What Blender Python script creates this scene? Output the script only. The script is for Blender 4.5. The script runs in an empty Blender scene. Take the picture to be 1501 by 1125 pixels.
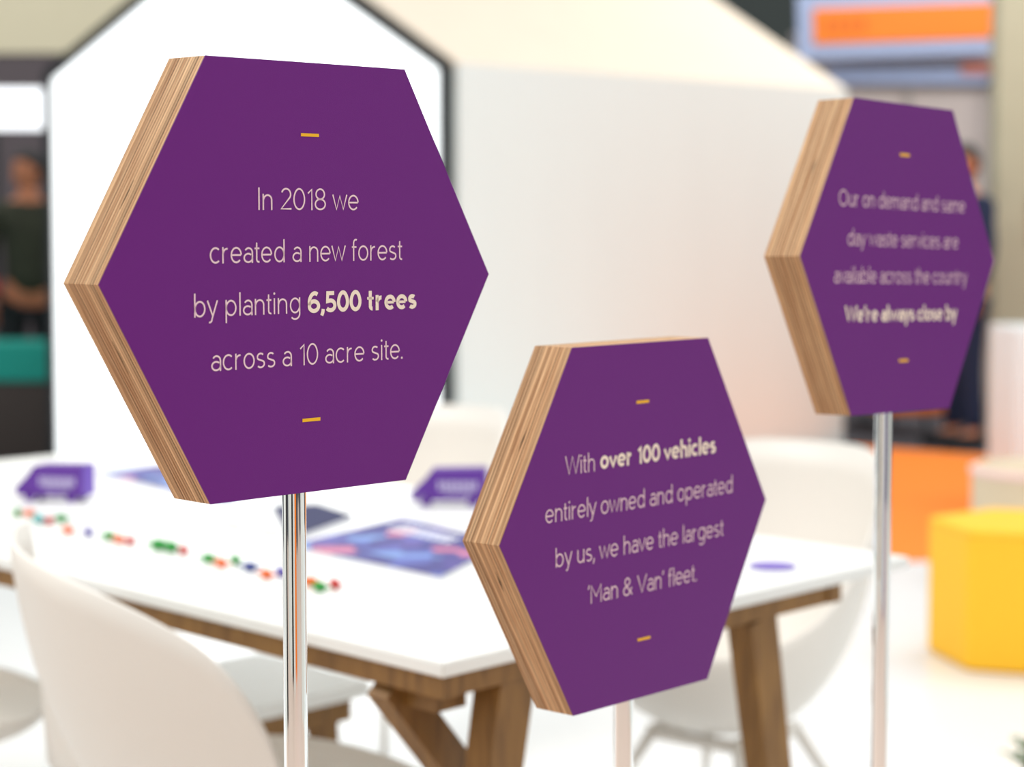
import bpy, bmesh, math, random
from mathutils import Vector, Matrix, noise
random.seed(7)
R = math.radians
SC = bpy.context.scene
COL = SC.collection
PI = math.pi

# ------------------------------------------------------------------ camera, world, lights, exposure
CAMZ = 1.24
cam_d = bpy.data.cameras.new('camera')
cam = bpy.data.objects.new('camera', cam_d)
COL.objects.link(cam)
cam.location = (0, 0, CAMZ)
cam.rotation_euler = (R(90 - 3.9317), 0, 0)
cam_d.sensor_width = 36.0
cam_d.lens = 2955.75 / 1501 * 36.0
cam_d.clip_start = 0.05
cam_d.clip_end = 100
cam_d.dof.use_dof = True
cam_d.dof.focus_distance = 1.62
cam_d.dof.aperture_fstop = 4.3
SC.camera = cam

world = bpy.data.worlds.new('hall_light')
SC.world = world
world.use_nodes = True
world.node_tree.nodes['Background'].inputs[0].default_value = (0.945, 0.99, 1.0, 1)
world.node_tree.nodes['Background'].inputs[1].default_value = 0.92

def area(name, loc, aim, sx, sy, power, color=(1, 1, 1)):
    l = bpy.data.lights.new(name, 'AREA')
    l.shape = 'RECTANGLE'; l.size = sx; l.size_y = sy; l.energy = power; l.color = color
    o = bpy.data.objects.new(name, l); COL.objects.link(o)
    o.location = loc
    o.rotation_euler = (Vector(aim) - Vector(loc)).to_track_quat('-Z', 'Y').to_euler()
    return o
area('overhead_area_light', (-2.5, 3.5, 5.0), (-0.3, 3.5, 0.8), 3.0, 3.0, 150, (1, 0.97, 0.92))
area('overhead_area_light', (3.0, 7.5, 5.2), (1.0, 7.0, 0.0), 3.0, 3.0, 130, (1, 0.98, 0.95))
area('overhead_area_light', (4.6, 12.4, 5.2), (3.2, 16.5, 2.0), 2.5, 2.0, 170, (1, 0.98, 0.95))  # unseen light, added to brighten the far stands at the right
area('overhead_area_light', (-5.0, 13.0, 5.2), (-5.0, 18.0, 2.5), 4.0, 2.0, 150, (1, 0.97, 0.92))  # unseen light, added to brighten the far left background
area('overhead_area_light', (1.5, -1.5, 4.6), (0.2, 2.0, 1.0), 3.0, 2.0, 70, (1, 0.97, 0.93))

SC.view_settings.view_transform = 'Standard'
SC.view_settings.look = 'None'
SC.view_settings.gamma = 1.0
SC.view_settings.use_curve_mapping = False
SC.view_settings.exposure = 0.0
SC.cycles.use_denoising = True
SC.cycles.max_bounces = 8

# ------------------------------------------------------------------ materials
def lin(c):
    return tuple(((v / 255) / 12.92 if v / 255 <= 0.04045 else ((v / 255 + 0.055) / 1.055) ** 2.4) for v in c) + (1,)

def mat(name, rgb, rough=0.5, metal=0.0, var=0.04, scale=8.0, bump=0.0, bscale=200.0, spec=0.5, emit=0.0, stretch=(1, 1, 1)):
    m = bpy.data.materials.new(name); m.use_nodes = True
    nt = m.node_tree; b = nt.nodes['Principled BSDF']
    b.inputs['Roughness'].default_value = rough
    b.inputs['Metallic'].default_value = metal
    b.inputs['Specular IOR Level'].default_value = spec
    c = lin(rgb)
    tc = nt.nodes.new('ShaderNodeTexCoord')
    mp = nt.nodes.new('ShaderNodeMapping'); mp.inputs['Scale'].default_value = stretch
    nt.links.new(tc.outputs['Object'], mp.inputs[0])
    n = nt.nodes.new('ShaderNodeTexNoise'); n.inputs['Scale'].default_value = scale; n.inputs['Detail'].default_value = 4
    nt.links.new(mp.outputs[0], n.inputs['Vector'])
    mx = nt.nodes.new('ShaderNodeMix'); mx.data_type = 'RGBA'
    mx.inputs[6].default_value = tuple(v * (1 - var) for v in c[:3]) + (1,)
    mx.inputs[7].default_value = tuple(min(1, v * (1 + var)) for v in c[:3]) + (1,)
    nt.links.new(n.outputs['Fac'], mx.inputs[0])
    nt.links.new(mx.outputs[2], b.inputs['Base Color'])
    if bump:
        n2 = nt.nodes.new('ShaderNodeTexNoise'); n2.inputs['Scale'].default_value = bscale
        nt.links.new(tc.outputs['Object'], n2.inputs['Vector'])
        bp = nt.nodes.new('ShaderNodeBump'); bp.inputs['Strength'].default_value = bump; bp.inputs['Distance'].default_value = 0.001
        nt.links.new(n2.outputs['Fac'], bp.inputs['Height']); nt.links.new(bp.outputs[0], b.inputs['Normal'])
    if emit:
        nt.links.new(mx.outputs[2], b.inputs['Emission Color'])
        b.inputs['Emission Strength'].default_value = emit
    return m

def wood(name, light, dark, stretch=(30, 3, 3), rough=0.55):
    m = bpy.data.materials.new(name); m.use_nodes = True
    nt = m.node_tree; b = nt.nodes['Principled BSDF']; b.inputs['Roughness'].default_value = rough
    tc = nt.nodes.new('ShaderNodeTexCoord'); mp = nt.nodes.new('ShaderNodeMapping'); mp.inputs['Scale'].default_value = stretch
    nt.links.new(tc.outputs['Object'], mp.inputs[0])
    n = nt.nodes.new('ShaderNodeTexNoise'); n.inputs['Scale'].default_value = 3; n.inputs['Detail'].default_value = 6; n.inputs['Distortion'].default_value = 0.6
    nt.links.new(mp.outputs[0], n.inputs['Vector'])
    r = nt.nodes.new('ShaderNodeValToRGB')
    r.color_ramp.elements[0].position = 0.3; r.color_ramp.elements[0].color = lin(dark)
    r.color_ramp.elements[1].position = 0.7; r.color_ramp.elements[1].color = lin(light)
    nt.links.new(n.outputs['Fac'], r.inputs[0]); nt.links.new(r.outputs[0], b.inputs['Base Color'])
    return m

def plywood_mat(seed, light, dark):
    """edge of birch plywood: plies counted along local y, grain streaks running along each edge"""
    m = bpy.data.materials.new('plywood_edge'); m.use_nodes = True
    nt = m.node_tree; b = nt.nodes['Principled BSDF']; b.inputs['Roughness'].default_value = 0.65
    b.inputs['Specular IOR Level'].default_value = 0.25
    L = nt.links.new
    tc = nt.nodes.new('ShaderNodeTexCoord')
    mp = nt.nodes.new('ShaderNodeMapping'); mp.inputs['Scale'].default_value = (4, 300, 4); mp.inputs['Location'].default_value = (seed, seed * 3.1, 0)
    L(tc.outputs['Object'], mp.inputs[0])
    n = nt.nodes.new('ShaderNodeTexNoise'); n.inputs['Scale'].default_value = 1.0; n.inputs['Detail'].default_value = 3; n.inputs['Roughness'].default_value = 0.6
    L(mp.outputs[0], n.inputs['Vector'])
    mp2 = nt.nodes.new('ShaderNodeMapping'); mp2.inputs['Scale'].default_value = (30, 900, 30)
    L(tc.outputs['Object'], mp2.inputs[0])
    n2 = nt.nodes.new('ShaderNodeTexNoise'); n2.inputs['Scale'].default_value = 1.0; n2.inputs['Detail'].default_value = 2
    L(mp2.outputs[0], n2.inputs['Vector'])
    ad = nt.nodes.new('ShaderNodeMix'); ad.data_type = 'FLOAT'; ad.inputs[0].default_value = 0.35
    L(n.outputs['Fac'], ad.inputs[2]); L(n2.outputs['Fac'], ad.inputs[3])
    r = nt.nodes.new('ShaderNodeValToRGB')
    e = r.color_ramp.elements
    e[0].position = 0.36; e[0].color = lin(dark)
    e[1].position = 0.60; e[1].color = lin(light)
    L(ad.outputs[0], r.inputs[0])
    sp = nt.nodes.new('ShaderNodeSeparateXYZ'); L(tc.outputs['Object'], sp.inputs[0])
    def mth(op, a, b_=None):
        q = nt.nodes.new('ShaderNodeMath'); q.operation = op
        for i, v in enumerate((a, b_)):
            if v is None: continue
            if isinstance(v, (int, float)): q.inputs[i].default_value = v
            else: L(v, q.inputs[i])
        return q.outputs[0]
    y = mth('MULTIPLY', mth('SUBTRACT', sp.outputs[1], 0.0006), 13 / 0.0456)
    fr = mth('FRACT', y); dist = mth('ABSOLUTE', mth('SUBTRACT', fr, 0.5))      # 0.5 at a glue line
    glue = nt.nodes.new('ShaderNodeMapRange'); glue.inputs[1].default_value = 0.30; glue.inputs[2].default_value = 0.44
    L(dist, glue.inputs[0])
    wn = nt.nodes.new('ShaderNodeTexWhiteNoise'); wn.noise_dimensions = '1D'; L(mth('ADD', mth('FLOOR', y), seed), wn.inputs['W'])
    tone = mth('ADD', mth('MULTIPLY', wn.outputs['Value'], 0.34), 0.74)
    wn2 = nt.nodes.new('ShaderNodeTexWhiteNoise'); wn2.noise_dimensions = '1D'; L(mth('ADD', mth('FLOOR', mth('ADD', y, 0.5)), seed * 2.3 + 7), wn2.inputs['W'])
    gl = mth('MULTIPLY', glue.outputs[0], mth('ADD', mth('MULTIPLY', mth('POWER', wn2.outputs['Value'], 1.5), 0.75), 0.15))
    k = mth('MULTIPLY', tone, mth('SUBTRACT', 1.0, gl))
    vm = nt.nodes.new('ShaderNodeVectorMath'); vm.operation = 'SCALE'
    L(r.outputs[0], vm.inputs[0]); L(k, vm.inputs[3]); L(vm.outputs[0], b.inputs['Base Color'])
    return m

def chrome_mat():
    m = bpy.data.materials.new('polished_chrome'); m.use_nodes = True
    nt = m.node_tree; b = nt.nodes['Principled BSDF']
    b.inputs['Metallic'].default_value = 1; b.inputs['Base Color'].default_value = (0.93, 0.93, 0.93, 1)
    tc = nt.nodes.new('ShaderNodeTexCoord'); n = nt.nodes.new('ShaderNodeTexNoise'); n.inputs['Scale'].default_value = 40
    L = nt.links.new; L(tc.outputs['Object'], n.inputs['Vector'])
    mr = nt.nodes.new('ShaderNodeMapRange'); mr.inputs[3].default_value = 0.015; mr.inputs[4].default_value = 0.05
    L(n.outputs['Fac'], mr.inputs[0]); L(mr.outputs[0], b.inputs['Roughness'])
    return m

def brochure_mat(name, seed):
    """printed collage of small photographs in blue, lilac and red"""
    m = bpy.data.materials.new(name); m.use_nodes = True
    nt = m.node_tree; b = nt.nodes['Principled BSDF']; b.inputs['Roughness'].default_value = 0.5; b.inputs['Specular IOR Level'].default_value = 0.25
    L = nt.links.new
    tc = nt.nodes.new('ShaderNodeTexCoord')
    mp = nt.nodes.new('ShaderNodeMapping'); mp.inputs['Location'].default_value = (seed, 0, 0)
    L(tc.outputs['Object'], mp.inputs[0])
    v = nt.nodes.new('ShaderNodeTexVoronoi'); v.inputs['Scale'].default_value = 18; v.distance = 'CHEBYCHEV'
    L(mp.outputs[0], v.inputs['Vector'])
    s = nt.nodes.new('ShaderNodeSeparateColor'); L(v.outputs['Color'], s.inputs[0])
    r = nt.nodes.new('ShaderNodeValToRGB'); r.color_ramp.interpolation = 'CONSTANT'
    els = [(0.0, (62, 58, 130)), (0.3, (88, 98, 175)), (0.5, (120, 150, 205)), (0.62, (100, 85, 160)), (0.84, (205, 120, 150)), (0.9, (70, 70, 140))]
    e = r.color_ramp.elements
    e[0].position = 0; e[0].color = lin(els[0][1]); e[1].position = els[1][0]; e[1].color = lin(els[1][1])
    for p, c in els[2:]:
        x = e.new(p); x.color = lin(c)
    L(s.outputs[0], r.inputs[0]); L(r.outputs[0], b.inputs['Base Color'])
    return m

M = {}
M['purple'] = mat('printed_purple_laminate', (103, 26, 120), 0.38, var=0.06, scale=900, bump=0.15, bscale=1500, spec=0.25)
M['letter'] = mat('pink_white_print', (236, 204, 212), 0.6)
M['letter_bold'] = mat('cream_white_print', (240, 222, 205), 0.6)
M['yellow_print'] = mat('yellow_print', (240, 180, 20), 0.6)
M['chrome'] = chrome_mat()
M['tabletop'] = mat('white_laminate', (243, 243, 240), 0.35, var=0.01)
M['table_wood'] = wood('oak_table_wood', (150, 108, 52), (112, 76, 32))
M['chair_wood'] = wood('beech_chair_wood', (188, 145, 85), (150, 108, 56))
M['shell'] = mat('white_plastic_shell', (236, 230, 222), 0.4, var=0.01)
M['floor_white'] = mat('glossy_white_floor', (242, 243, 243), 0.25, var=0.01)
M['carpet_orange'] = mat('orange_carpet', (255, 132, 30), 0.9, var=0.12, scale=60, bump=0.6)
M['floor_warm_bounce'] = mat('beige_bounce_floor', (214, 192, 178), 0.9, var=0.1, scale=60, bump=0.6)  # invented tint for the unseen front floor, gives warm bounce light
M['carpet_dark'] = mat('dark_hall_carpet', (72, 70, 76), 0.95, var=0.15, scale=40, bump=0.6)
M['black_frame'] = mat('black_frame', (24, 28, 32), 0.5)
M['screen'] = mat('backlit_fabric_screen', (250, 254, 255), 0.7, var=0.005, emit=1.3)
M['wall_cream'] = mat('painted_white_boards', (226, 233, 231), 0.6, var=0.02, scale=4, stretch=(1, 1, 0.2))
M['roof_peach'] = mat('pale_pine_roof_boards', (242, 226, 206), 0.6, var=0.03, scale=4)
M['pouf_yellow'] = mat('yellow_upholstery', (255, 192, 38), 0.75, var=0.04, scale=50, bump=0.4)
M['seam'] = mat('orange_yellow_piping', (240, 165, 20), 0.7)
M['van_purple'] = mat('purple_card', (92, 42, 148), 0.5)
M['van_back'] = mat('violet_card', (118, 84, 190), 0.5)
M['white'] = mat('white_print', (235, 235, 240), 0.6)
M['pale_lilac'] = mat('lilac_print', (190, 180, 215), 0.6)
M['dark_void'] = mat('dark_ply_void', (60, 42, 25), 0.9)
M['teal'] = mat('teal_fabric', (0, 150, 135), 0.7)
M['brown_dark'] = mat('dark_brown_panel', (66, 56, 52), 0.7)
M['grey_wall'] = mat('grey_stand_wall', (192, 180, 175), 0.8)
M['cream_col'] = mat('cream_column', (194, 190, 164), 0.7)
M['blue_pale'] = mat('pale_blue_strip', (165, 180, 215), 0.6)
M['orange_sign'] = mat('orange_sign', (255, 132, 20), 0.6)
M['orange_dim'] = mat('darker_orange_print', (225, 110, 10), 0.6)
M['salmon'] = mat('salmon_sign', (225, 140, 120), 0.6)
M['hall'] = mat('hall_wall_paint', (72, 78, 76), 0.9)
M['hall_light'] = mat('hall_wall_light', (186, 178, 158), 0.9)
M['beige_far'] = mat('beige_far_wall', (206, 198, 172), 0.9)
M['skin'] = mat('skin', (190, 120, 85), 0.6)
M['hair'] = mat('dark_hair', (22, 18, 18), 0.6)
M['camo'] = mat('dark_olive_jacket', (48, 50, 36), 0.9, var=0.5, scale=14)
M['navy'] = mat('navy_cloth', (20, 34, 66), 0.85)
M['denim'] = mat('blue_denim', (45, 60, 100), 0.85)
M['red'] = mat('red_cloth', (200, 50, 40), 0.85)
M['pale_trouser'] = mat('pale_pink_cloth', (190, 170, 165), 0.85)
M['black_cloth'] = mat('black_cloth', (28, 28, 32), 0.85)
M['white_box'] = mat('white_box', (232, 236, 238), 0.4)
M['grey_mark'] = mat('grey_mark', (185, 200, 205), 0.5)
M['beige_cloth'] = mat('beige_upholstery', (214, 196, 168), 0.8)
M['pink_pale'] = mat('pale_pink_piping', (240, 205, 200), 0.7)
M['orange_cloth'] = mat('orange_upholstery', (250, 130, 45), 0.8)
M['leaf'] = mat('green_leaf', (50, 105, 45), 0.6, var=0.3, scale=30)
M['stem'] = mat('green_stem', (70, 95, 40), 0.7)
M['soil'] = mat('potting_soil', (50, 36, 26), 0.95)
M['s_green'] = mat('green_foil', (25, 150, 50), 0.35)
M['s_orange'] = mat('orange_foil', (235, 110, 40), 0.35)
M['s_red'] = mat('red_foil', (205, 50, 45), 0.35)
M['s_teal'] = mat('teal_foil', (110, 190, 190), 0.35)
M['s_purple'] = mat('purple_foil', (80, 60, 170), 0.35)
M['s_navy'] = mat('navy_foil', (50, 65, 140), 0.35)
M['bead'] = mat('white_bead', (240, 236, 228), 0.3)
M['broch_a'] = brochure_mat('brochure_cover_print', 0.0)
M['broch_b'] = brochure_mat('brochure_print', 3.7)
M['broch_dark'] = mat('dark_navy_cover', (40, 42, 84), 0.6, spec=0.2)
M['paper'] = mat('paper_edge', (225, 225, 232), 0.8)

# ------------------------------------------------------------------ helpers
def link(name, me, m, parent=None, loc=None, smooth=False):
    o = bpy.data.objects.new(name, me); COL.objects.link(o)
    if m is not None: me.materials.append(m)
    if parent is not None: o.parent = parent
    if loc is not None: o.location = loc
    if smooth:
        for p in me.polygons: p.use_smooth = True
    return o

def obj(name, bm, m, parent=None, loc=None, smooth=False, fix=True):
    if fix: bmesh.ops.recalc_face_normals(bm, faces=bm.faces)
    me = bpy.data.meshes.new(name); bm.to_mesh(me); bm.free()
    return link(name, me, m, parent, loc, smooth)

def thing(name, label, cat, loc=(0, 0, 0), rz=0, group=None):
    o = bpy.data.objects.new(name, None); COL.objects.link(o)
    o.empty_display_size = 0.05
    o.location = loc; o.rotation_euler = (0, 0, rz); o['label'] = label; o['category'] = cat
    if group: o['group'] = group
    return o

def tag(o, label, cat, group=None):
    o['label'] = label; o['category'] = cat
    if group: o['group'] = group
    return o

def add_box(bm, c, s, rot=None):
    mt = Matrix.Translation(c) @ (rot.to_4x4() if rot else Matrix.Identity(4)) @ Matrix.Diagonal((*s, 1))
    bmesh.ops.create_cube(bm, size=1, matrix=mt)

def bevel(bm, w, seg=2):
    bmesh.ops.bevel(bm, geom=list(bm.edges), offset=w, segments=seg, affect='EDGES', profile=0.5)

def add_prism(bm, pts, lo, hi, axis='z'):
    """extrude a polygon; axis z: pts=(x,y); axis y: pts=(x,z)"""
    f = (lambda p, h: (p[0], p[1], h)) if axis == 'z' else (lambda p, h: (p[0], h, p[1]))
    a = [bm.verts.new(f(p, lo)) for p in pts]; b = [bm.verts.new(f(p, hi)) for p in pts]
    n = len(pts)
    bm.faces.new(a[::-1]); bm.faces.new(b)
    for i in range(n):
        bm.faces.new((a[i], a[(i + 1) % n], b[(i + 1) % n], b[i]))

def add_bar(bm, p0, p1, w, d, side=Vector((1, 0, 0)), taper=1.0):
    p0 = Vector(p0); p1 = Vector(p1); ax = (p1 - p0).normalized()
    u = (side - ax * side.dot(ax)).normalized(); v = ax.cross(u)
    r = []
    for p, k in ((p0, 1.0), (p1, taper)):
        r.append([bm.verts.new(p + u * (sx * w / 2 * k) + v * (sy * d / 2 * k)) for sx, sy in ((-1, -1), (1, -1), (1, 1), (-1, 1))])
    bm.faces.new(r[0][::-1]); bm.faces.new(r[1])
    for i in range(4):
        bm.faces.new((r[0][i], r[0][(i + 1) % 4], r[1][(i + 1) % 4], r[1][i]))

def add_tube(bm, pts, radii, seg=12, cap=True):
    rings = []
    pts = [Vector(p) for p in pts]
    for i, p in enumerate(pts):
        t = (pts[min(i + 1, len(pts) - 1)] - pts[max(i - 1, 0)]).normalized()
        up = Vector((0, 0, 1)) if abs(t.z) < 0.9 else Vector((1, 0, 0))
        u = t.cross(up).normalized(); v = t.cross(u)
        rr = radii[i] if isinstance(radii, (list, tuple)) else radii
        rings.append([bm.verts.new(p + u * rr * math.cos(2 * PI * k / seg) + v * rr * math.sin(2 * PI * k / seg)) for k in range(seg)])
    for a, b in zip(rings, rings[1:]):
        for k in range(seg): bm.faces.new((a[k], a[(k + 1) % seg], b[(k + 1) % seg], b[k]))
    if cap:
        bm.faces.new(rings[0][::-1]); bm.faces.new(rings[-1])

def lathe(bm, prof, seg=24, c=(0, 0, 0)):
    rings = []
    for r, z in prof:
        if r < 1e-6: rings.append([bm.verts.new((c[0], c[1], c[2] + z))])
        else: rings.append([bm.verts.new((c[0] + r * math.cos(2 * PI * k / seg), c[1] + r * math.sin(2 * PI * k / seg), c[2] + z)) for k in range(seg)])
    for a, b in zip(rings, rings[1:]):
        for k in range(seg):
            k2 = (k + 1) % seg
            if len(a) == 1 and len(b) == 1: continue
            if len(a) == 1: bm.faces.new((a[0], b[k], b[k2]))
            elif len(b) == 1: bm.faces.new((a[k], b[0], a[k2]))
            else: bm.faces.new((a[k], a[k2], b[k2], b[k]))

def struct(name, bm, m, parent=None):
    o = obj(name, bm, m, parent)
    if parent is None: o['kind'] = 'structure'
    return o

# ------------------------------------------------------------------ the hall
bm = bmesh.new(); add_prism(bm, [(-16, -10), (16, -10), (16, 24), (-16, 24)], -0.06, -0.02)
struct('floor', bm, M['carpet_dark'])
PLAT = [(-6, 2.25), (6, 2.25), (6, 7.85), (1.0, 7.85), (1.0, 11.74), (2.04, 12.55), (-0.19, 13.2), (-2.6, 11.4), (-2.72, 10.6), (-6, 10.6)]
bm = bmesh.new(); add_prism(bm, PLAT, -0.02, 0.0)
struct('floor', bm, M['floor_white'])
bm = bmesh.new(); add_prism(bm, [(-6, -4), (6, -4), (6, 2.249), (-6, 2.249)], -0.02, 0.0)
struct('floor', bm, M['floor_warm_bounce'])  # unseen floor, coloured to bounce warm light onto the lower plywood edges
bm = bmesh.new(); add_prism(bm, [(-16, 23.8), (16, 23.8), (16, 24), (-16, 24)], -0.02, 4.6)
struct('wall_back', bm, M['hall'])
bm = bmesh.new(); add_prism(bm, [(-16.2, -10), (-16, -10), (-16, 24), (-16.2, 24)], -0.02, 4.6)
struct('wall_left', bm, M['hall'])
bm = bmesh.new(); add_prism(bm, [(16, -10), (16.2, -10), (16.2, 24), (16, 24)], -0.02, 4.6)
struct('wall_right', bm, M['hall_light'])
bm = bmesh.new(); add_prism(bm, [(-16, -10.2), (16, -10.2), (16, -10), (-16, -10)], -0.02, 4.6)
struct('wall_front', bm, M['hall'])

bm = bmesh.new(); add_prism(bm, [(1.01, 7.86), (6, 7.86), (6, 9.6), (2.78, 11.85), (2.06, 12.45), (1.01, 11.68)], -0.02, 0.002)
tag(obj('carpet', bm, M['carpet_orange']), 'bright orange carpet on the floor behind the yellow pouf', 'carpet')

# unseen wall pieces on the camera's side, added for the chrome to mirror
def wseg(name, p, q, h, m, th=0.06):
    p = Vector((*p, 0)); q = Vector((*q, 0)); d = (q - p).normalized(); n = Vector((-d.y, d.x, 0)) * th
    bm = bmesh.new(); add_prism(bm, [tuple(v[:2]) for v in (p, q, q + n, p + n)], 0.0, h); struct(name, bm, m)
wseg('added_reflection_wall', (-3.4, -1.6), (-1.5, -2.4), 2.3, M['wall_cream'])
wseg('added_reflection_wall', (-1.2, -2.4), (-0.7, -2.4), 2.3, M['black_frame'])
wseg('added_reflection_wall', (-0.7, -2.4), (0.9, -2.4), 2.3, M['wall_cream'])
wseg('added_reflection_wall', (0.9, -2.4), (1.15, -2.4), 2.3, M['orange_sign'])
wseg('added_reflection_wall', (1.5, -2.2), (1.9, -2.0), 2.3, M['van_purple'])
wseg('added_reflection_wall', (3.4, 0.4), (3.4, 3.0), 2.1, M['wall_cream'])
wseg('added_reflection_wall', (3.4, -0.2), (3.4, 0.3), 2.1, M['black_frame'])
wseg('added_reflection_wall', (-3.6, 0.2), (-3.6, 0.8), 2.3, M['black_frame'])
wseg('added_reflection_wall', (-3.6, 0.8), (-3.6, 2.6), 2.3, M['wall_cream'])
wseg('added_reflection_wall', (-3.6, 2.6), (-3.6, 2.9), 2.3, M['orange_sign'])

# ------------------------------------------------------------------ the house-shaped stand
A = Vector((-2.59, 11.35, 0)); B = Vector((-0.327, 10.70, 0)); Cc = Vector((2.07, 12.57, 0)); Dd = A + (Cc - B)
EAVE, APEX = 2.20, 3.035
house = thing('house_shaped_stand', 'tall house-shaped stand with black-edged glowing white gable and cream side', 'stand', ((A + Cc) / 2))
hl = lambda p: Vector(p) - house.location
ux = (B - A).normalized(); L_ab = (B - A).length
nrm = Vector((ux.y, -ux.x, 0))          # towards the camera
def gable_pts(inset_s, inset_r, inset_b):
    w = L_ab; s = (APEX - EAVE) / (w / 2); k = inset_r * math.sqrt(1 + s * s)
    x0 = inset_s; x1 = w - inset_s
    return [(x0, inset_b), (x1, inset_b), (x1, EAVE + s * inset_s - k), (w / 2, APEX - k), (x0, EAVE + s * inset_s - k)]
def gable_map(o, base, dirv, n):
    for v in o.data.vertices:
        x, y, z = v.co; v.co = hl(base + dirv * x + n * y + Vector((0, 0, z)))
outer = gable_pts(0, 0, 0); inner = gable_pts(0.045, 0.06, 0.05)
bm = bmesh.new()
n5 = 5
for y in (0.0, 0.08):
    pass
vo = [[bm.verts.new((p[0], y, p[1])) for p in outer] for y in (-0.05, 0.06)]
vi = [[bm.verts.new((p[0], y, p[1])) for p in inner] for y in (-0.05, 0.06)]
for i in range(5):
    j = (i + 1) % 5
    bm.faces.new((vo[1][i], vo[1][j], vi[1][j], vi[1][i])); bm.faces.new((vo[0][i], vo[0][j], vi[0][j], vi[0][i]))
    bm.faces.new((vo[0][i], vo[0][j], vo[1][j], vo[1][i])); bm.faces.new((vi[0][i], vi[0][j], vi[1][j], vi[1][i]))
o = obj('black_frame', bm, M['black_frame'], house); gable_map(o, A, ux, nrm)
bm = bmesh.new(); add_prism(bm, gable_pts(0.04, 0.055, 0.045), -0.04, 0.035, 'y')
o = obj('backlit_screen', bm, M['screen'], house); gable_map(o, A, ux, nrm); o['label'] = 'glowing white gable screen'
bm = bmesh.new(); add_prism(bm, outer, -0.06, 0.0, 'y')
o = obj('rear_gable', bm, M['wall_cream'], house); gable_map(o, Dd, ux, nrm)
# side walls and roof panels
sw = (Cc - B).normalized(); Ls = (Cc - B).length
ns = Vector((sw.y, -sw.x, 0))
def slab(name, corners, th, m, nv):
    bm = bmesh.new(); a = [bm.verts.new(hl(c)) for c in corners]; b = [bm.verts.new(hl(c - nv * th)) for c in corners]
    bm.faces.new(a); bm.faces.new(b[::-1])
    for i in range(4): bm.faces.new((a[i], a[(i + 1) % 4], b[(i + 1) % 4], b[i]))
    return obj(name, bm, m, house)
Z = lambda z: Vector((0, 0, z))
slab('side_wall', [B + sw * 0.05, Cc, Cc + Z(EAVE), B + sw * 0.05 + Z(EAVE)], 0.05, M['wall_cream'], ns)
slab('side_wall', [A, Dd, Dd + Z(EAVE), A + Z(EAVE)], 0.05, M['wall_cream'], -ns)
apf = (A + B) / 2 + Z(APEX); apb = (Cc + Dd) / 2 + Z(APEX)
rn = ((apf - (B + Z(EAVE))).cross(sw)).normalized(); rn = rn if rn.z > 0 else -rn
slab('roof_panel', [B + sw * 0.05 + Z(EAVE), Cc + Z(EAVE), apb, apf + sw * 0.05], 0.05, M['roof_peach'], rn)
rn2 = ((apf - (A + Z(EAVE))).cross(sw)).normalized(); rn2 = rn2 if rn2.z > 0 else -rn2
slab('roof_panel', [A + sw * 0.05 + Z(EAVE), Dd + Z(EAVE), apb, apf + sw * 0.05], 0.05, M['roof_peach'], rn2)

# ------------------------------------------------------------------ far stands at the right
t = thing('exhibition_stand', 'far grey stand wall with pale blue strip under the orange header board', 'stand', (3.1, 16.1, -0.02))
bm = bmesh.new(); add_box(bm, (0.1, 0.12, 1.47), (1.95, 0.12, 2.94)); obj('wall_panel', bm, M['grey_wall'], t)
bm = bmesh.new(); add_box(bm, (0.05, 0.04, 1.25), (0.05, 0.05, 2.5)); obj('post', bm, mat('grey_post', (160, 152, 148), 0.7), t)
bm = bmesh.new(); add_box(bm, (0.15, 0.0, 2.60), (1.5, 0.06, 0.13)); obj('fascia_strip', bm, M['blue_pale'], t)
bm = bmesh.new(); add_box(bm, (0.62, -0.04, 2.66), (0.34, 0.03, 0.1)); obj('small_sign', bm, M['salmon'], t)
t = thing('header_board', 'orange rectangular header board with pale border above the far grey stand', 'sign', (3.04, 15.9, 2.73), -R(0))
tilt = 0.035
bm = bmesh.new(); add_box(bm, (0, 0, 0.235), (1.62, 0.05, 0.50), Matrix.Rotation(-tilt, 3, 'Y')); obj('border', bm, M['blue_pale'], t)
bm = bmesh.new(); add_box(bm, (0.02, -0.03, 0.235), (1.42, 0.03, 0.27), Matrix.Rotation(-tilt, 3, 'Y')); obj('orange_panel', bm, M['orange_sign'], t)
bm = bmesh.new()
for k in range(4): add_box(bm, (-0.58 + 0.09 * k, -0.048, 0.215 + 0.003 * k), (0.055, 0.006, 0.11), Matrix.Rotation(-tilt, 3, 'Y'))
obj('lettering', bm, M['orange_dim'], t)
for sx in (-0.78, 0.78):
    bm = bmesh.new(); add_box(bm, (sx, 0.02, -1.24), (0.05, 0.05, 3.0)); obj('post', bm, M['blue_pale'], t)
bm = bmesh.new(); add_box(bm, (0, 0, 1.95), (0.62, 0.2, 3.9)); bevel(bm, 0.01, 1)
t = thing('cream_column', 'broad cream column at the right edge behind the white display cube', 'column', (3.39, 13.0, -0.02)); obj('column_body', bm, M['cream_col'], t)
bm = bmesh.new(); add_box(bm, (0.1, -0.11, 1.52), (0.36, 0.02, 0.16)); obj('poster', bm, M['navy'], t)
bm = bmesh.new(); add_box(bm, (0.1, -0.11, 1.36), (0.36, 0.02, 0.12)); o = obj('poster', bm, M['salmon'], t)

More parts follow.
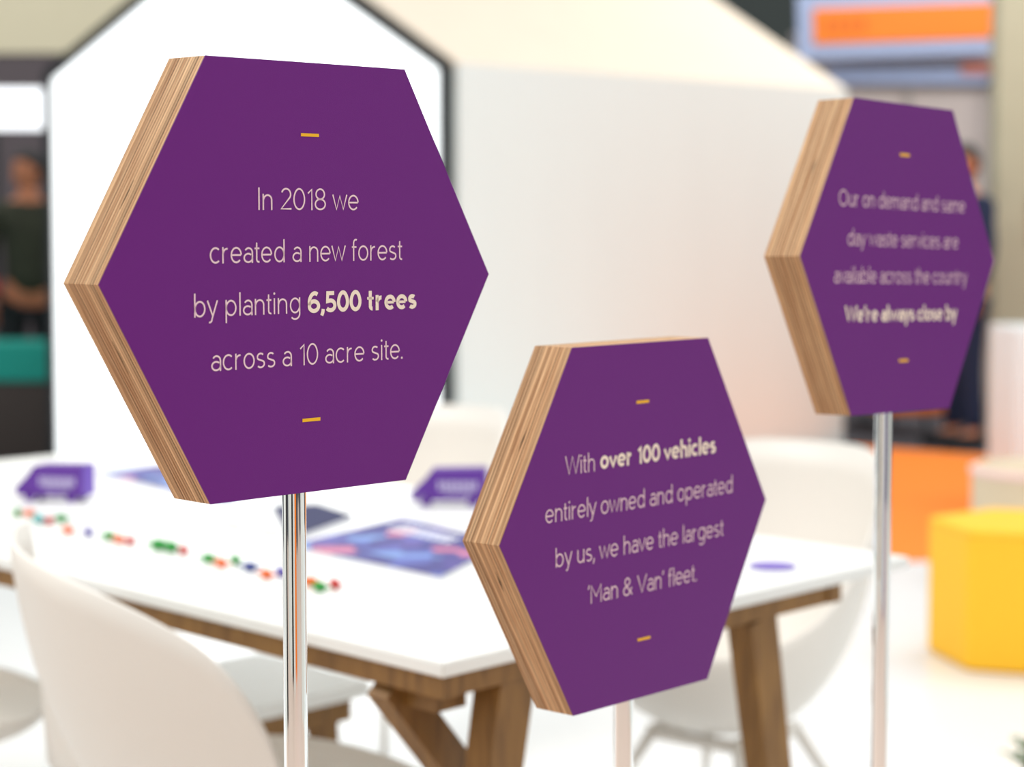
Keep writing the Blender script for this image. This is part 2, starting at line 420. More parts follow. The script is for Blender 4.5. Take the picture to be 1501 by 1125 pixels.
# white display cube on plinth
t = thing('display_cube', 'white display cube with faint grey round mark standing behind the yellow pouf', 'cube', (2.56, 9.25, 0.002))
bm = bmesh.new(); add_box(bm, (0, 0, 0.535), (0.62, 0.5, 0.67)); bevel(bm, 0.012); obj('cube', bm, M['white_box'], t)
bm = bmesh.new(); add_box(bm, (0, 0, 0.1), (0.56, 0.44, 0.2)); obj('plinth', bm, M['beige_cloth'], t)
bm = bmesh.new()
for k in range(24):
    a0, a1 = 2 * PI * k / 24, 2 * PI * (k + 1) / 24
    p = [(math.cos(a) * r, math.sin(a) * r) for a, r in ((a0, 0.11), (a1, 0.11), (a1, 0.145), (a0, 0.145))]
    bm.faces.new([bm.verts.new((x - 0.06, -0.2515, z + 0.55)) for x, z in p])
obj('round_mark', bm, M['grey_mark'], t)

# ------------------------------------------------------------------ poufs
def pouf(center, s, h, a0, m, seam, name, label):
    t = thing(name, label, 'pouf', (center[0], center[1], 0.002), a0)
    pts = [(s * math.cos(R(60 * k)), s * math.sin(R(60 * k))) for k in range(6)]
    bm = bmesh.new(); add_prism(bm, pts, 0.0, h)
    bmesh.ops.bevel(bm, geom=list(bm.edges), offset=0.02, segments=3, affect='EDGES', profile=0.6)
    obj('upholstered_body', bm, m, t, smooth=False)
    bm = bmesh.new(); q = [(p[0] * 0.99, p[1] * 0.99, h - 0.018) for p in pts]; q.append(q[0])
    for a, b in zip(q, q[1:]): add_tube(bm, [a, b], 0.004, 6)
    obj('piping', bm, seam, t)
    return t
# hexagon vertex at (1.27,6.1), neighbour at (1.32,5.79)
P1 = Vector((1.268, 6.10)); ang = R(-80); s6 = 0.31
P2 = P1 + Vector((math.cos(ang), math.sin(ang))) * s6
d12 = (P2 - P1).normalized(); ctr = (P1 + P2) / 2 + Vector((-d12.y, d12.x)) * s6 * math.sqrt(3) / 2
a0 = math.atan2(P1.y - ctr.y, P1.x - ctr.x)
pouf(ctr, s6, 0.415, a0, M['pouf_yellow'], M['seam'], 'hexagonal_pouf', 'yellow hexagonal pouf on the white floor at the right edge')
t = thing('round_pouf', 'low round beige pouf with pale pink edge behind the yellow hexagonal pouf', 'pouf', (1.965, 7.35, 0.0))
bm = bmesh.new(); lathe(bm, [(0, 0), (0.24, 0), (0.27, 0.03), (0.275, 0.40), (0.25, 0.44), (0, 0.445)], 32); obj('upholstered_body', bm, M['beige_cloth'], t, smooth=True)
bm = bmesh.new(); q = [(0.27 * math.cos(2 * PI * k / 32), 0.27 * math.sin(2 * PI * k / 32), 0.415) for k in range(33)]
add_tube(bm, q, 0.014, 8, False); obj('piping', bm, M['pink_pale'], t, smooth=True)

def armchair(x, y, rz, w, label):
    t = thing('low_armchair', label, 'armchair', (x, y, -0.02), rz, 'orange armchairs on the dark floor')
    bm = bmesh.new(); add_box(bm, (0, 0, 0.27), (w, 0.55, 0.24)); bevel(bm, 0.03); obj('seat', bm, M['orange_cloth'], t)
    bm = bmesh.new(); add_box(bm, (0, 0.26, 0.42), (w, 0.12, 0.5)); bevel(bm, 0.03); obj('backrest', bm, M['orange_cloth'], t)
    for sx in (-1, 1):
        for sy in (-1, 1):
            bm = bmesh.new(); add_tube(bm, [(sx * (w / 2 - 0.05), sy * 0.22, 0.16), (sx * (w / 2 - 0.03), sy * 0.25, 0.0)], [0.018, 0.012], 8); obj('leg', bm, M['black_cloth'], t)
armchair(2.62, 13.4, R(4), 0.5, 'low orange armchair behind the rightmost purple sign')
armchair(2.42, 14.2, R(-6), 0.55, 'low orange armchair beside the end of the cream house side wall')

# ------------------------------------------------------------------ people in the distance
def skin_body(name, verts, edges, radii, m, parent, levels=2):
    me = bpy.data.meshes.new(name); me.from_pydata(verts, edges, [])
    o = link(name, me, m, parent)
    md = o.modifiers.new('skin', 'SKIN'); md.use_smooth_shade = True
    sv = me.skin_vertices[0].data if me.skin_vertices else None
    if sv is None:
        return o
    for i, r in enumerate(radii):
        sv[i].radius = r if isinstance(r, tuple) else (r, r)
        sv[i].use_root = (i == 0)
    s = o.modifiers.new('sub', 'SUBSURF'); s.levels = levels; s.render_levels = levels
    return o
def with_skin(me):
    bmx = bmesh.new(); bmx.from_mesh(me); bmx.verts.layers.skin.verify(); bmx.to_mesh(me); bmx.free()
def skinned(name, verts, edges, radii, m, parent, levels=2):
    me = bpy.data.meshes.new(name); me.from_pydata(verts, edges, []); with_skin(me)
    o = link(name, me, m, parent)
    md = o.modifiers.new('skin', 'SKIN'); md.use_smooth_shade = True
    sv = me.skin_vertices[0].data
    for i, r in enumerate(radii):
        sv[i].radius = (r, r); sv[i].use_root = (i == 0)
    s = o.modifiers.new('sub', 'SUBSURF'); s.levels = levels; s.render_levels = levels
    return o
def person(x, y, h, rz, label, top, bottom, hair, turn=0.0):
    """standing figure facing local -y"""
    k = h / 1.78
    t = thing('person', label, 'person', (x, y, -0.02), rz)
    V = lambda *p: tuple(c * k for c in p)
    # body: pelvis, spine, neck, head base, arms, legs
    vs = [V(0, 0, .95), V(0, .01, 1.12), V(0, .01, 1.30), V(0, .01, 1.44), V(0, 0, 1.52), V(0, -.01, 1.60),
          V(.17, .01, 1.43), V(.24, .02, 1.17), V(.26, -.05, .93), V(-.17, .01, 1.43), V(-.24, .02, 1.17), V(-.26, -.05, .93),
          V(.10, 0, .88), V(.11, -.01, .50), V(.12, .02, .09), V(.13, -.14, .035),
          V(-.10, 0, .88), V(-.11, -.01, .50), V(-.12, .02, .09), V(-.13, -.14, .035)]
    es = [(0, 1), (1, 2), (2, 3), (3, 4), (4, 5), (3, 6), (6, 7), (7, 8), (3, 9), (9, 10), (10, 11), (0, 12), (12, 13), (13, 14), (14, 15), (0, 16), (16, 17), (17, 18), (18, 19)]
    rd = [.13, .12, .14, .10, .055, .06, .055, .042, .028, .055, .042, .028, .085, .06, .042, .04, .085, .06, .042, .04]
    body = skinned('body', vs, es, [r * k for r in rd], M['skin'], t)
    # head with face
    bm = bmesh.new()
    bmesh.ops.create_uvsphere(bm, u_segments=24, v_segments=18, radius=1.0)
    for v in bm.verts:
        a = v.co.copy()
        v.co = Vector((a.x * .078, a.y * .098, a.z * .118))
        if a.z < 0: v.co.x *= 1 + a.z * .28; v.co.y *= 1 + a.z * .12
        if a.y < -0.8 and abs(a.x) < .22 and -.35 < a.z < .1: v.co.y -= .018 * (1 - abs(a.x) / .22)
        if a.y < -0.7 and abs(abs(a.x) - .38) < .16 and 0 < a.z < .22: v.co.y += .008
        v.co = Matrix.Rotation(turn, 3, 'Z') @ v.co
    for v in bm.verts: v.co = v.co * k + Vector(V(0, -.01, 1.665))
    head = obj('head', bm, M['skin'], t, smooth=True)
    rt = Matrix.Rotation(turn, 3, 'Z')
    def on_head(p): return rt @ Vector(p) * k + Vector(V(0, -.01, 1.665))
    for sx in (-1, 1):
        bm = bmesh.new(); bmesh.ops.create_uvsphere(bm, u_segments=10, v_segments=8, radius=.011 * k, matrix=Matrix.Translation(on_head((sx * .03, -.086, .012)))); obj('eye', bm, M['hair'], head, smooth=True)
        bm = bmesh.new(); bmesh.ops.create_uvsphere(bm, u_segments=10, v_segments=8, radius=1, matrix=Matrix.Translation(on_head((sx * .078, .005, 0))) @ Matrix.Diagonal((.012 * k, .02 * k, .032 * k, 1))); obj('ear', bm, M['skin'], head, smooth=True)
    bm = bmesh.new(); add_box(bm, on_head((0, -.088, -.055)), (.042 * k, .01 * k, .009 * k)); obj('mouth', bm, M['salmon'], head)
    bm = bmesh.new(); bmesh.ops.create_uvsphere(bm, u_segments=24, v_segments=18, radius=1.0)
    for v in bm.verts:
        a = v.co.copy(); v.co = Vector((a.x * .088, a.y * .106 + .008, a.z * .124 + .012))
        if a.y < -.2 and a.z < .45: v.co.y = -.06 * max(0, min(1, .3 + a.z)); v.co.x *= .8
        if a.z < -.35: v.co *= .75
        v.co = rt @ v.co * k + Vector(V(0, -.01, 1.665))
    obj('hair', bm, hair, head, smooth=True)
    # hands: palm and five bent fingers each
    for sx in (-1, 1):
        hx, hy, hz = sx * .26, -.05, .93
        vs = [(hx, hy, hz), (hx, hy - .015, hz - .05), (hx, hy - .02, hz - .085)]; es = [(0, 1), (1, 2)]; rr = [.024, .03, .03]
        hand = skinned('hand', [V(*p) for p in vs], es, [r * k for r in rr], M['skin'], t, 1)
        for f, (dy, ln) in enumerate(((-.03, .065), (-.01, .075), (.01, .07), (.027, .055))):
            p0 = (hx, hy - .02 + dy, hz - .08); p1 = (hx - sx * .004, p0[1] - .004, hz - .08 - ln * .55); p2 = (hx - sx * .016, p0[1] - .006, hz - .08 - ln)
            skinned('finger', [V(*p0), V(*p1), V(*p2)], [(0, 1), (1, 2)], [.009 * k, .008 * k, .006 * k], M['skin'], hand, 1)
        skinned('thumb', [V(hx, hy - .03, hz - .035), V(hx - sx * .006, hy - .055, hz - .065), V(hx - sx * .01, hy - .06, hz - .09)], [(0, 1), (1, 2)], [.011 * k, .009 * k, .007 * k], M['skin'], hand, 1)
    # clothes
    vs = [V(0, 0, .90), V(0, .01, 1.10), V(0, .01, 1.30), V(0, .01, 1.43), V(0, .0, 1.49), V(.18, .01, 1.43), V(.245, .02, 1.17), V(.262, -.045, .97), V(-.18, .01, 1.43), V(-.245, .02, 1.17), V(-.262, -.045, .97)]
    es = [(0, 1), (1, 2), (2, 3), (3, 4), (3, 5), (5, 6), (6, 7), (3, 8), (8, 9), (9, 10)]
    rd = [.165, .155, .17, .125, .075, .075, .06, .045, .075, .06, .045]
    skinned('jacket', vs, es, [r * k for r in rd], top, t)
    vs = [V(0, 0, .96), V(.10, 0, .84), V(.11, -.01, .50), V(.12, .02, .10), V(-.10, 0, .84), V(-.11, -.01, .50), V(-.12, .02, .10)]
    es = [(0, 1), (1, 2), (2, 3), (0, 4), (4, 5), (5, 6)]
    skinned('trousers', vs, es, [r * k for r in (.145, .105, .078, .062, .105, .078, .062)], bottom, t)
    for sx in (-1, 1):
        bm = bmesh.new(); add_box(bm, V(sx * .125, -.06, .045), (.095 * k, .27 * k, .09 * k)); bevel(bm, .03 * k, 3); obj('shoe', bm, M['black_cloth'], t, smooth=True)
    return t
person(-3.0, 12.55, 1.83, R(20), 'dark-haired person in a dark olive jacket standing behind the teal-topped counter', M['camo'], M['black_cloth'], M['hair'], R(-60))
person(-3.62, 13.2, 1.66, R(50), 'person in a red top and pale trousers at the far left edge', M['red'], M['pale_trouser'], M['hair'])
person(2.80, 12.5, 1.87, R(-75), 'dark-haired person in navy clothes standing behind the rightmost purple sign', M['navy'], M['navy'], M['hair'], R(20))

# ------------------------------------------------------------------ left background
t = thing('teal_counter', 'low dark brown counter with a teal band along its top, far left', 'counter', (-3.6, 12.0, -0.02))
bm = bmesh.new(); add_box(bm, (0, 0, 0.23), (1.9, 0.5, 0.46)); obj('base_panel', bm, M['brown_dark'], t)
bm = bmesh.new(); add_box(bm, (0, 0, 0.575), (1.94, 0.54, 0.23)); bevel(bm, 0.02); obj('top_band', bm, M['teal'], t)
t = thing('light_panel', 'small glowing white wall panel seen above the person in olive', 'sign', (-3.88, 16.0, -0.02))
bm = bmesh.new(); add_box(bm, (0, 0, 2.33), (0.48, 0.06, 0.32)); obj('lit_face', bm, mat('lit_panel', (245, 248, 255), 0.6, emit=0.9), t)
for sx in (-.2, .2):
    bm = bmesh.new(); add_box(bm, (sx, 0.02, 1.1), (0.04, 0.04, 2.2)); obj('post', bm, M['black_frame'], t)
t = thing('hall_partition', 'large beige and brown partition in the far left distance', 'partition', (-5.5, 18.0, -0.02))
bm = bmesh.new(); add_box(bm, (0, 0, 4.9), (6.5, 0.1, 3.9)); obj('upper_panel', bm, M['beige_far'], t)
bm = bmesh.new(); add_box(bm, (0, 0.02, 1.47), (6.5, 0.1, 2.94)); obj('lower_panel', bm, mat('taupe_panel', (88, 80, 84), 0.9), t)

# ------------------------------------------------------------------ table
TZ = 0.74
C0 = Vector((-0.083, 2.383, 0)); e1 = Vector((0.656, 0.755, 0)); e2 = Vector((-0.669, 0.743, 0))
W_, L_ = 1.10, 2.36
tbl = thing('meeting_table', 'long white-topped table with oak trestle legs behind the signs', 'table', C0)
def TP(t_, s_, z): return e1 * t_ + e2 * s_ + Vector((0, 0, z))
def tbox(bm, t0, t1, s0, s1, z0, z1):
    a = [bm.verts.new(TP(*p)) for p in ((t0, s0, z0), (t1, s0, z0), (t1, s1, z0), (t0, s1, z0))]
    b = [bm.verts.new(TP(*p)) for p in ((t0, s0, z1), (t1, s0, z1), (t1, s1, z1), (t0, s1, z1))]
    bm.faces.new(a[::-1]); bm.faces.new(b)
    for i in range(4): bm.faces.new((a[i], a[(i + 1) % 4], b[(i + 1) % 4], b[i]))
bm = bmesh.new(); tbox(bm, 0, W_, 0, L_, TZ - 0.018, TZ)
bmesh.ops.bevel(bm, geom=list(bm.edges), offset=0.002, segments=2, affect='EDGES')
obj('tabletop', bm, M['tabletop'], tbl)
for t0 in (0.006, 0.87):
    bm = bmesh.new(); tbox(bm, t0, t0 + 0.034, 0.006, L_ - 0.006, TZ - 0.046, TZ - 0.0185); obj('long_rail', bm, M['table_wood'], tbl)
for s0 in (0.01, L_ - 0.055):
    bm = bmesh.new(); tbox(bm, 0.04, 0.91, s0, s0 + 0.045, TZ - 0.046, TZ - 0.0185); obj('cross_rail', bm, M['table_wood'], tbl)
for s_ in (0.035, L_ - 0.035):
    for tt, dr in (((0.15, -1), (0.70, 1)) if s_ < 1 else ((0.15, -1), (0.60, .15))):
        bm = bmesh.new(); add_bar(bm, TP(tt, s_, TZ - 0.046), TP(tt + dr * 0.14, s_, 0.0), 0.066, 0.044, e1, 0.8); obj('leg', bm, M['table_wood'], tbl)
for s_ in (0.13, L_ - 0.13):
    for ta, tb in ((0.02, 0.42),):
        bm = bmesh.new(); add_bar(bm, TP(ta, s_, TZ - 0.046), TP(tb, s_, 0.25), 0.048, 0.036, e1); obj('brace', bm, M['table_wood'], tbl)
bm = bmesh.new(); tbox(bm, 0.035, 0.09, 0.05, 0.12, TZ - 0.075, TZ - 0.046); obj('corner_block', bm, M['table_wood'], tbl)

# bench under the table: white top on an oak frame
bn = thing('bench', 'white-topped bench with oak frame standing under the table', 'bench', C0)
bm = bmesh.new(); tbox(bm, 0.22, 0.64, 0.88, 1.22, 0.445, 0.47); obj('bench_top', bm, M['tabletop'], bn)
for t0 in (0.24, 0.59):
    bm = bmesh.new(); tbox(bm, t0, t0 + 0.03, 0.91, 1.19, 0.40, 0.4445); obj('long_rail', bm, M['table_wood'], bn)
for s0 in (0.91, 1.16):
    bm = bmesh.new(); tbox(bm, 0.272, 0.588, s0, s0 + 0.03, 0.40, 0.4445); obj('cross_rail', bm, M['table_wood'], bn)
for tt in (0.27, 0.59):
    for ss in (0.96, 1.14):
        bm = bmesh.new(); add_bar(bm, TP(tt, ss, 0.40), TP(tt + (-.02 if tt < .4 else .02), ss, 0), 0.045, 0.035, e1, .8); obj('leg', bm, M['table_wood'], bn)

# ------------------------------------------------------------------ shell chairs
def smooth(x): x = max(0, min(1, x)); return x * x * (3 - 2 * x)
def make_chair(label, loc, face, width=0.27, peaked=False):
    """tub shell on slim white legs; sitter faces local +x"""
    t = thing('shell_chair', label, 'chair', (loc[0], loc[1], 0), face, 'white shell chairs around the table')
    NT, NR = (144, 16) if peaked else (72, 14)
    z0 = 0.40 if peaked else 0.27
    bm = bmesh.new()
    ctrv = bm.verts.new((0.0, 0, z0))
    rings = []
    for j in range(1, NR + 1):
        u = j / NR * PI / 2
        ring = []
        for i in range(NT):
            th = 2 * PI * i / NT
            b = (1 - math.cos(th)) / 2                   # 0 front, 1 back
            H = 0.455 + 0.10 * smooth(b / 0.5) + 0.27 * smooth((b - 0.30) / 0.68)
            if peaked:                                   # swept back: one high wing, the other side low
                H = 0.455 + 0.10 * smooth(b / 0.5) + 0.29 * max(0, (b - 0.3) / 0.7) ** 0.4
                if math.sin(th) > 0: H = 0.455 + 0.03 * smooth(b / 0.5) + 0.36 * max(0, (b - 0.985) / 0.015)
            rx = (0.254 if peaked else 0.25) + 0.03 * b; ry = width
            c = math.cos(th); s = math.sin(th)
            n = 2.4 if peaked else 2.1
            rr = (abs(c) ** n + abs(s) ** n) ** (-1 / n)
            f = math.sin(u) ** (0.616 if peaked else 0.85)
            x = rx * rr * c * f - 0.05 * b * (1 - math.cos(u)); y = ry * rr * s * f
            z = z0 + (H - z0) * (1 - math.cos(u)) ** 1.0
            ring.append(bm.verts.new((x, y, z)))
        rings.append(ring)
    for i in range(NT): bm.faces.new((ctrv, rings[0][i], rings[0][(i + 1) % NT]))
    for a, b_ in zip(rings, rings[1:]):
        for i in range(NT): bm.faces.new((a[i], a[(i + 1) % NT], b_[(i + 1) % NT], b_[i]))
    sh = obj('shell', bm, M['shell'], t, smooth=True)
    md = sh.modifiers.new('thick', 'SOLIDIFY'); md.thickness = 0.009; md.offset = 0
    for sy in (-1, 1):
        bm = bmesh.new(); add_box(bm, (0.0, sy * 0.10, z0 - 0.008), (0.22, 0.025, 0.025)); obj('seat_rail', bm, M['shell'], t)
    for sx in (-1, 1):
        bm = bmesh.new(); add_box(bm, (sx * 0.10, 0, z0 - 0.010), (0.025, 0.174, 0.022)); obj('cross_rail', bm, M['shell'], t)
    for sx in (-1, 1):
        for sy in (-1, 1):
            bm = bmesh.new(); add_tube(bm, [(sx * .10, sy * .10, z0), (sx * .15, sy * .15, .16), (sx * .20, sy * .20, 0)], [.012, .011, .009], 12); obj('leg', bm, M['shell'], t, smooth=True)
    return t
make_chair('white shell chair at the lower left, its back turned to the camera', (-0.362, 2.813), R(-7), 0.249, True)
make_chair('white shell chair cut off by the left edge, only its seat rim in view', (-1.05, 3.40), R(0), 0.25, True)
make_chair('white shell chair at the far right corner of the table', (0.43, 4.02), R(229), 0.285)
make_chair('white shell chair beyond the table behind the right-hand purple van', (-0.32, 4.96), R(229))

# ------------------------------------------------------------------ stroke lettering
def arc(cx, cy, rx, ry, a0, a1, n=14):
    return [(cx + rx * math.cos(R(a0 + (a1 - a0) * i / n)), cy + ry * math.sin(R(a0 + (a1 - a0) * i / n))) for i in range(n + 1)]
X = 0.72
DOT = 'dot'
def glyphs():
    g = {}
    ov = lambda w, h, cy: [arc(w / 2, cy, w / 2, h / 2, 90, 450, 28)]
    g['o'] = (0.50, ov(.50, X, X / 2))
    g['0'] = (0.54, [arc(.27, .5, .27, .5, 90, 450, 32)])
    g['O'] = (0.80, [arc(.40, .5, .40, .5, 90, 450, 32)])
    g['c'] = (0.44, [arc(.25, X / 2, .25, X / 2, 48, 312, 22)])
    g['e'] = (0.50, [[(0.01, .36), (.49, .36)], arc(.25, X / 2, .25, X / 2, 2, 318, 26)])
    g['n'] = (0.42, [[(0, 0), (0, X)], [(0, .44)] + arc(.22, .46, .20, .24, 150, 0, 10) + [(.42, 0)]])
    g['h'] = (0.42, [[(0, 0), (0, 1.04)], [(0, .44)] + arc(.22, .46, .20, .24, 150, 0, 10) + [(.42, 0)]])
    g['m'] = (0.74, [[(0, 0), (0, X)], [(0, .44)] + arc(.20, .47, .17, .23, 150, 0, 10) + [(.37, 0)], [(.37, .44)] + arc(.57, .47, .17, .23, 150, 0, 10) + [(.74, 0)]])
    g['u'] = (0.42, [[(.42, X), (.42, 0)], [(0, X)] + arc(.20, .24, .20, .24, 180, 330, 10) + [(.42, .26)]])
    g['r'] = (0.24, [[(0, 0), (0, X)], [(0, .42)] + arc(.22, .44, .21, .24, 150, 85, 6)])
    g['a'] = (0.42, [[(.42, 0), (.42, .48)] + arc(.23, .48, .19, .22, 0, 150, 10), arc(.21, .21, .21, .21, 45, 360, 18) + [(.42, .24)]])
    g['d'] = (0.48, [arc(.24, X / 2, .24, X / 2, 90, 450, 26), [(.48, 0), (.48, 1.04)]])
    g['b'] = (0.48, [arc(.24, X / 2, .24, X / 2, 90, 450, 26), [(0, 0), (0, 1.04)]])
    g['p'] = (0.48, [arc(.24, X / 2, .24, X / 2, 90, 450, 26), [(0, -.28), (0, X)]])
    g['g'] = (0.48, [arc(.24, X / 2, .24, X / 2, 90, 450, 26), [(.48, X), (.48, -.03)] + arc(.24, -.04, .24, .24, 0, -140, 10)])
    g['t'] = (0.26, [[(.11, .90), (.11, .14)] + arc(.22, .13, .11, .13, 180, 285, 7), [(0, .68), (.25, .68)]])
    g['f'] = (0.28, [[(.10, 0), (.10, .86)] + arc(.22, .86, .12, .17, 180, 60, 8), [(0, .68), (.26, .68)]])
    g['l'] = (0.0, [[(0, 0), (0, 1.04)]])
    g['I'] = (0.0, [[(0, 0), (0, 1.0)]])
    g['i'] = (0.0, [[(0, 0), (0, X)], (DOT, 0, .93)])
    g['s'] = (0.38, [arc(.19, .52, .165, .18, 40, 210, 12) + [(.10, .40), (.27, .33)] + arc(.19, .185, .185, .185, 38, -140, 14)])
    g['w'] = (0.72, [[(0, X), (.18, 0), (.36, X - .02), (.54, 0), (.72, X)]])
    g['v'] = (0.46, [[(0, X), (.23, 0), (.46, X)]])
    g['y'] = (0.46, [[(0, X), (.235, .02)], [(.46, X), (.20, -.12)] + arc(.09, -.13, .11, .13, -10, -110, 6)])
    g['W'] = (0.98, [[(0, 1), (.245, 0), (.49, .98), (.735, 0), (.98, 1)]])
    g['V'] = (0.66, [[(0, 1), (.33, 0), (.66, 1)]])
    g['M'] = (0.72, [[(0, 0), (0, 1), (.36, .34), (.72, 1), (.72, 0)]])
    g['1'] = (0.20, [[(0, .80), (.20, .98), (.20, 0)]])
    g['2'] = (0.50, [arc(.25, .74, .23, .26, 160, -30, 14) + [(0, 0.02), (.52, 0.02)]])
    g['8'] = (0.52, [arc(.26, .76, .22, .24, 90, 450, 24), arc(.26, .26, .26, .26, 90, 450, 26)])
    g['6'] = (0.54, [arc(.27, .30, .27, .30, 90, 450, 26), [(.02, .36)] + arc(.32, .55, .32, .45, 195, 60, 12)])
    g['5'] = (0.50, [[(.46, .98), (.08, .98), (.05, .56)] + arc(.24, .31, .26, .31, 110, -145, 16)])
    g['&'] = (0.66, [[(.64, 0), (.16, .66)] + arc(.29, .80, .18, .20, 215, -30, 12) + [(.14, .46)] + arc(.24, .26, .24, .26, 120, 300, 12) + [(.52, .24), (.62, .46)]])
    g['.'] = (0.06, [(DOT, .03, .05)])
    g[','] = (0.10, [[(.09, .10), (.07, -.02), (.0, -.18)]])
    g['‘'] = (0.07, [[(.06, 1.0), (.0, .82)]])
    g['’'] = (0.07, [[(.06, 1.0), (.0, .80)]])
    return g
G = glyphs()
GB = dict(G)
GB['t'] = (0.36, [[(.15, .93), (.15, .16)] + arc(.27, .16, .12, .16, 180, 280, 7), ('thin', (-.04, .66), (.36, .66))])
GB['r'] = (0.30, [[(0, 0), (0, X)], [(0, .40)] + arc(.24, .42, .20, .26, 150, 80, 6)])
GB['e'] = (0.52, [('thin', (0.03, .355), (.50, .355)), arc(.26, X / 2, .26, X / 2, 0, 312, 26)])
GB['w'] = (0.86, [[(0, X), (.215, 0), (.43, X - .02), (.645, 0), (.86, X)]])
GB['v'] = (0.52, [[(0, X), (.26, 0), (.52, X)]])
GB['W'] = (1.12, [[(0, 1), (.28, 0), (.56, .98), (.84, 0), (1.12, 1)]])
SB = {**{c: .105 for c in 'nhmubdpgrilI1M'}, **{c: .075 for c in 'oecOat0685s2&'}, **{c: .04 for c in "vwyWVft.,‘’"}}
def ribbon(bm, pts, w, y):
    closed = (Vector(pts[0]) - Vector(pts[-1])).length < 1e-5
    P = [Vector(p) for p in (pts[:-1] if closed else pts)]
    q = [P[0]]
    for p in P[1:]:
        if (p - q[-1]).length > 1e-5: q.append(p)
    P = q; n = len(P); Lp = []; Rp = []
    for i, p in enumerate(P):
        a = P[i - 1] if (i > 0 or closed) else None
        b = P[(i + 1) % n] if (i < n - 1 or closed) else None
        d0 = (p - a).normalized() if a is not None else None
        d1 = (b - p).normalized() if b is not None else None
        if d0 is None: d0 = d1
        if d1 is None: d1 = d0
        n0 = Vector((-d0.y, d0.x)); n1 = Vector((-d1.y, d1.x)); nn = (n0 + n1)
        nn = nn.normalized() if nn.length > 1e-4 else n0
        k = min(1 / max(nn.dot(n0), .25), 1.35)
        Lp.append(p + nn * k * w / 2); Rp.append(p - nn * k * w / 2)
    vl = [bm.verts.new((p.x, y, p.y)) for p in Lp]; vr = [bm.verts.new((p.x, y, p.y)) for p in Rp]
    m = n if closed else n - 1
    for i in range(m):
        j = (i + 1) % n
        bm.faces.new((vl[i], vl[j], vr[j], vr[i]))
def run_width(s, bold):
    x = 0; ex = .035 if bold else 0
    for i, ch in enumerate(s):
        if ch == ' ': x += .30; continue
        x += SB[ch] + ex + (GB if bold else G)[ch][0] + SB[ch] + ex
    return x
def write(parent, segs, x0, x1, zb, cap=17.4, name='text_line'):
    """segs: list of (text, bold) fitted between x0 and x1 (mm) on the face plane"""
    tot = sum(run_width(s, b) for s, b in segs)
    f0 = SB[segs[0][0][0]]; l0 = SB[segs[-1][0][-1]]
    ex0 = .035 if segs[0][1] else 0; ex1 = .035 if segs[-1][1] else 0
    sw0 = (.19 if segs[0][1] else .085) / 2; sw1 = (.19 if segs[-1][1] else .085) / 2
    kx = (x1 - x0) / (tot - f0 - l0 - ex0 - ex1 + sw0 + sw1)
    x = x0 - (f0 + ex0 - sw0) * kx
    for s, bold in segs:
        bm = bmesh.new(); wst = cap * (.19 if bold else .078); ex = .035 if bold else 0
        yy = -0.0004
        for ch in s:
            if ch == ' ': x += .30 * kx; continue
            x += (SB[ch] + ex) * kx
            wd, strokes = (GB if bold else G)[ch]
            for st in strokes:
                if st[0] == DOT:
                    r = wst * (.72 if not bold else .6)
                    c = (x + st[1] * kx, zb + st[2] * cap)
                    bm.faces.new([bm.verts.new(((c[0] + r * math.cos(2 * PI * k / 12)) / 1000, yy, (c[1] + r * math.sin(2 * PI * k / 12)) / 1000)) for k in range(12)])
                    continue
                pp = []; wk = 1.0
                if st[0] == 'thin': wk = .66; st = list(st[1:])
                for (a, b) in st:
                    # keep thick strokes inside the letter height
                    hw = wst / cap / 2
                    top = X if b <= X + .001 else 1.0
                    if b < 0: hgt = b + hw * .5
                    elif b <= X + .001: hgt = hw + b * (X - 2 * hw) / X
                    else: hgt = (X - hw) + (b - X) / (1.0 - X) * (1.0 - X)
                    pp.append([(x + a * kx) / 1000, (zb + hgt * cap) / 1000])
                # straight stems run the full height of the letter
                for e_, f_ in ((0, 1), (-1, -2)):
                    dx_, dz_ = pp[e_][0] - pp[f_][0], pp[e_][1] - pp[f_][1]
                    if abs(dz_) > 2.0 * abs(dx_) and st[0] != st[-1] and (abs(st[e_][1]) < .001 or st[e_][1] in (X, 1.0, 1.04, -.28, .93, .90, .98)):
                        pp[e_][1] += math.copysign(wst / 2000, dz_)
                        pp[e_][0] += dx_ / abs(dz_) * wst / 2000
                ribbon(bm, pp, wst * wk / 1000, yy)
            x += (wd + SB[ch] + ex) * kx
        bmesh.ops.recalc_face_normals(bm, faces=bm.faces)
        for f in bm.faces:
            if f.normal.y > 0: f.normal_flip()
        o = obj(name, bm, M['letter_bold'] if bold else M['letter'], parent, fix=False)
        if bold: o['label'] = 'bold cream lettering'
        # the print has a hair of thickness, so it sits on the laminate
    return

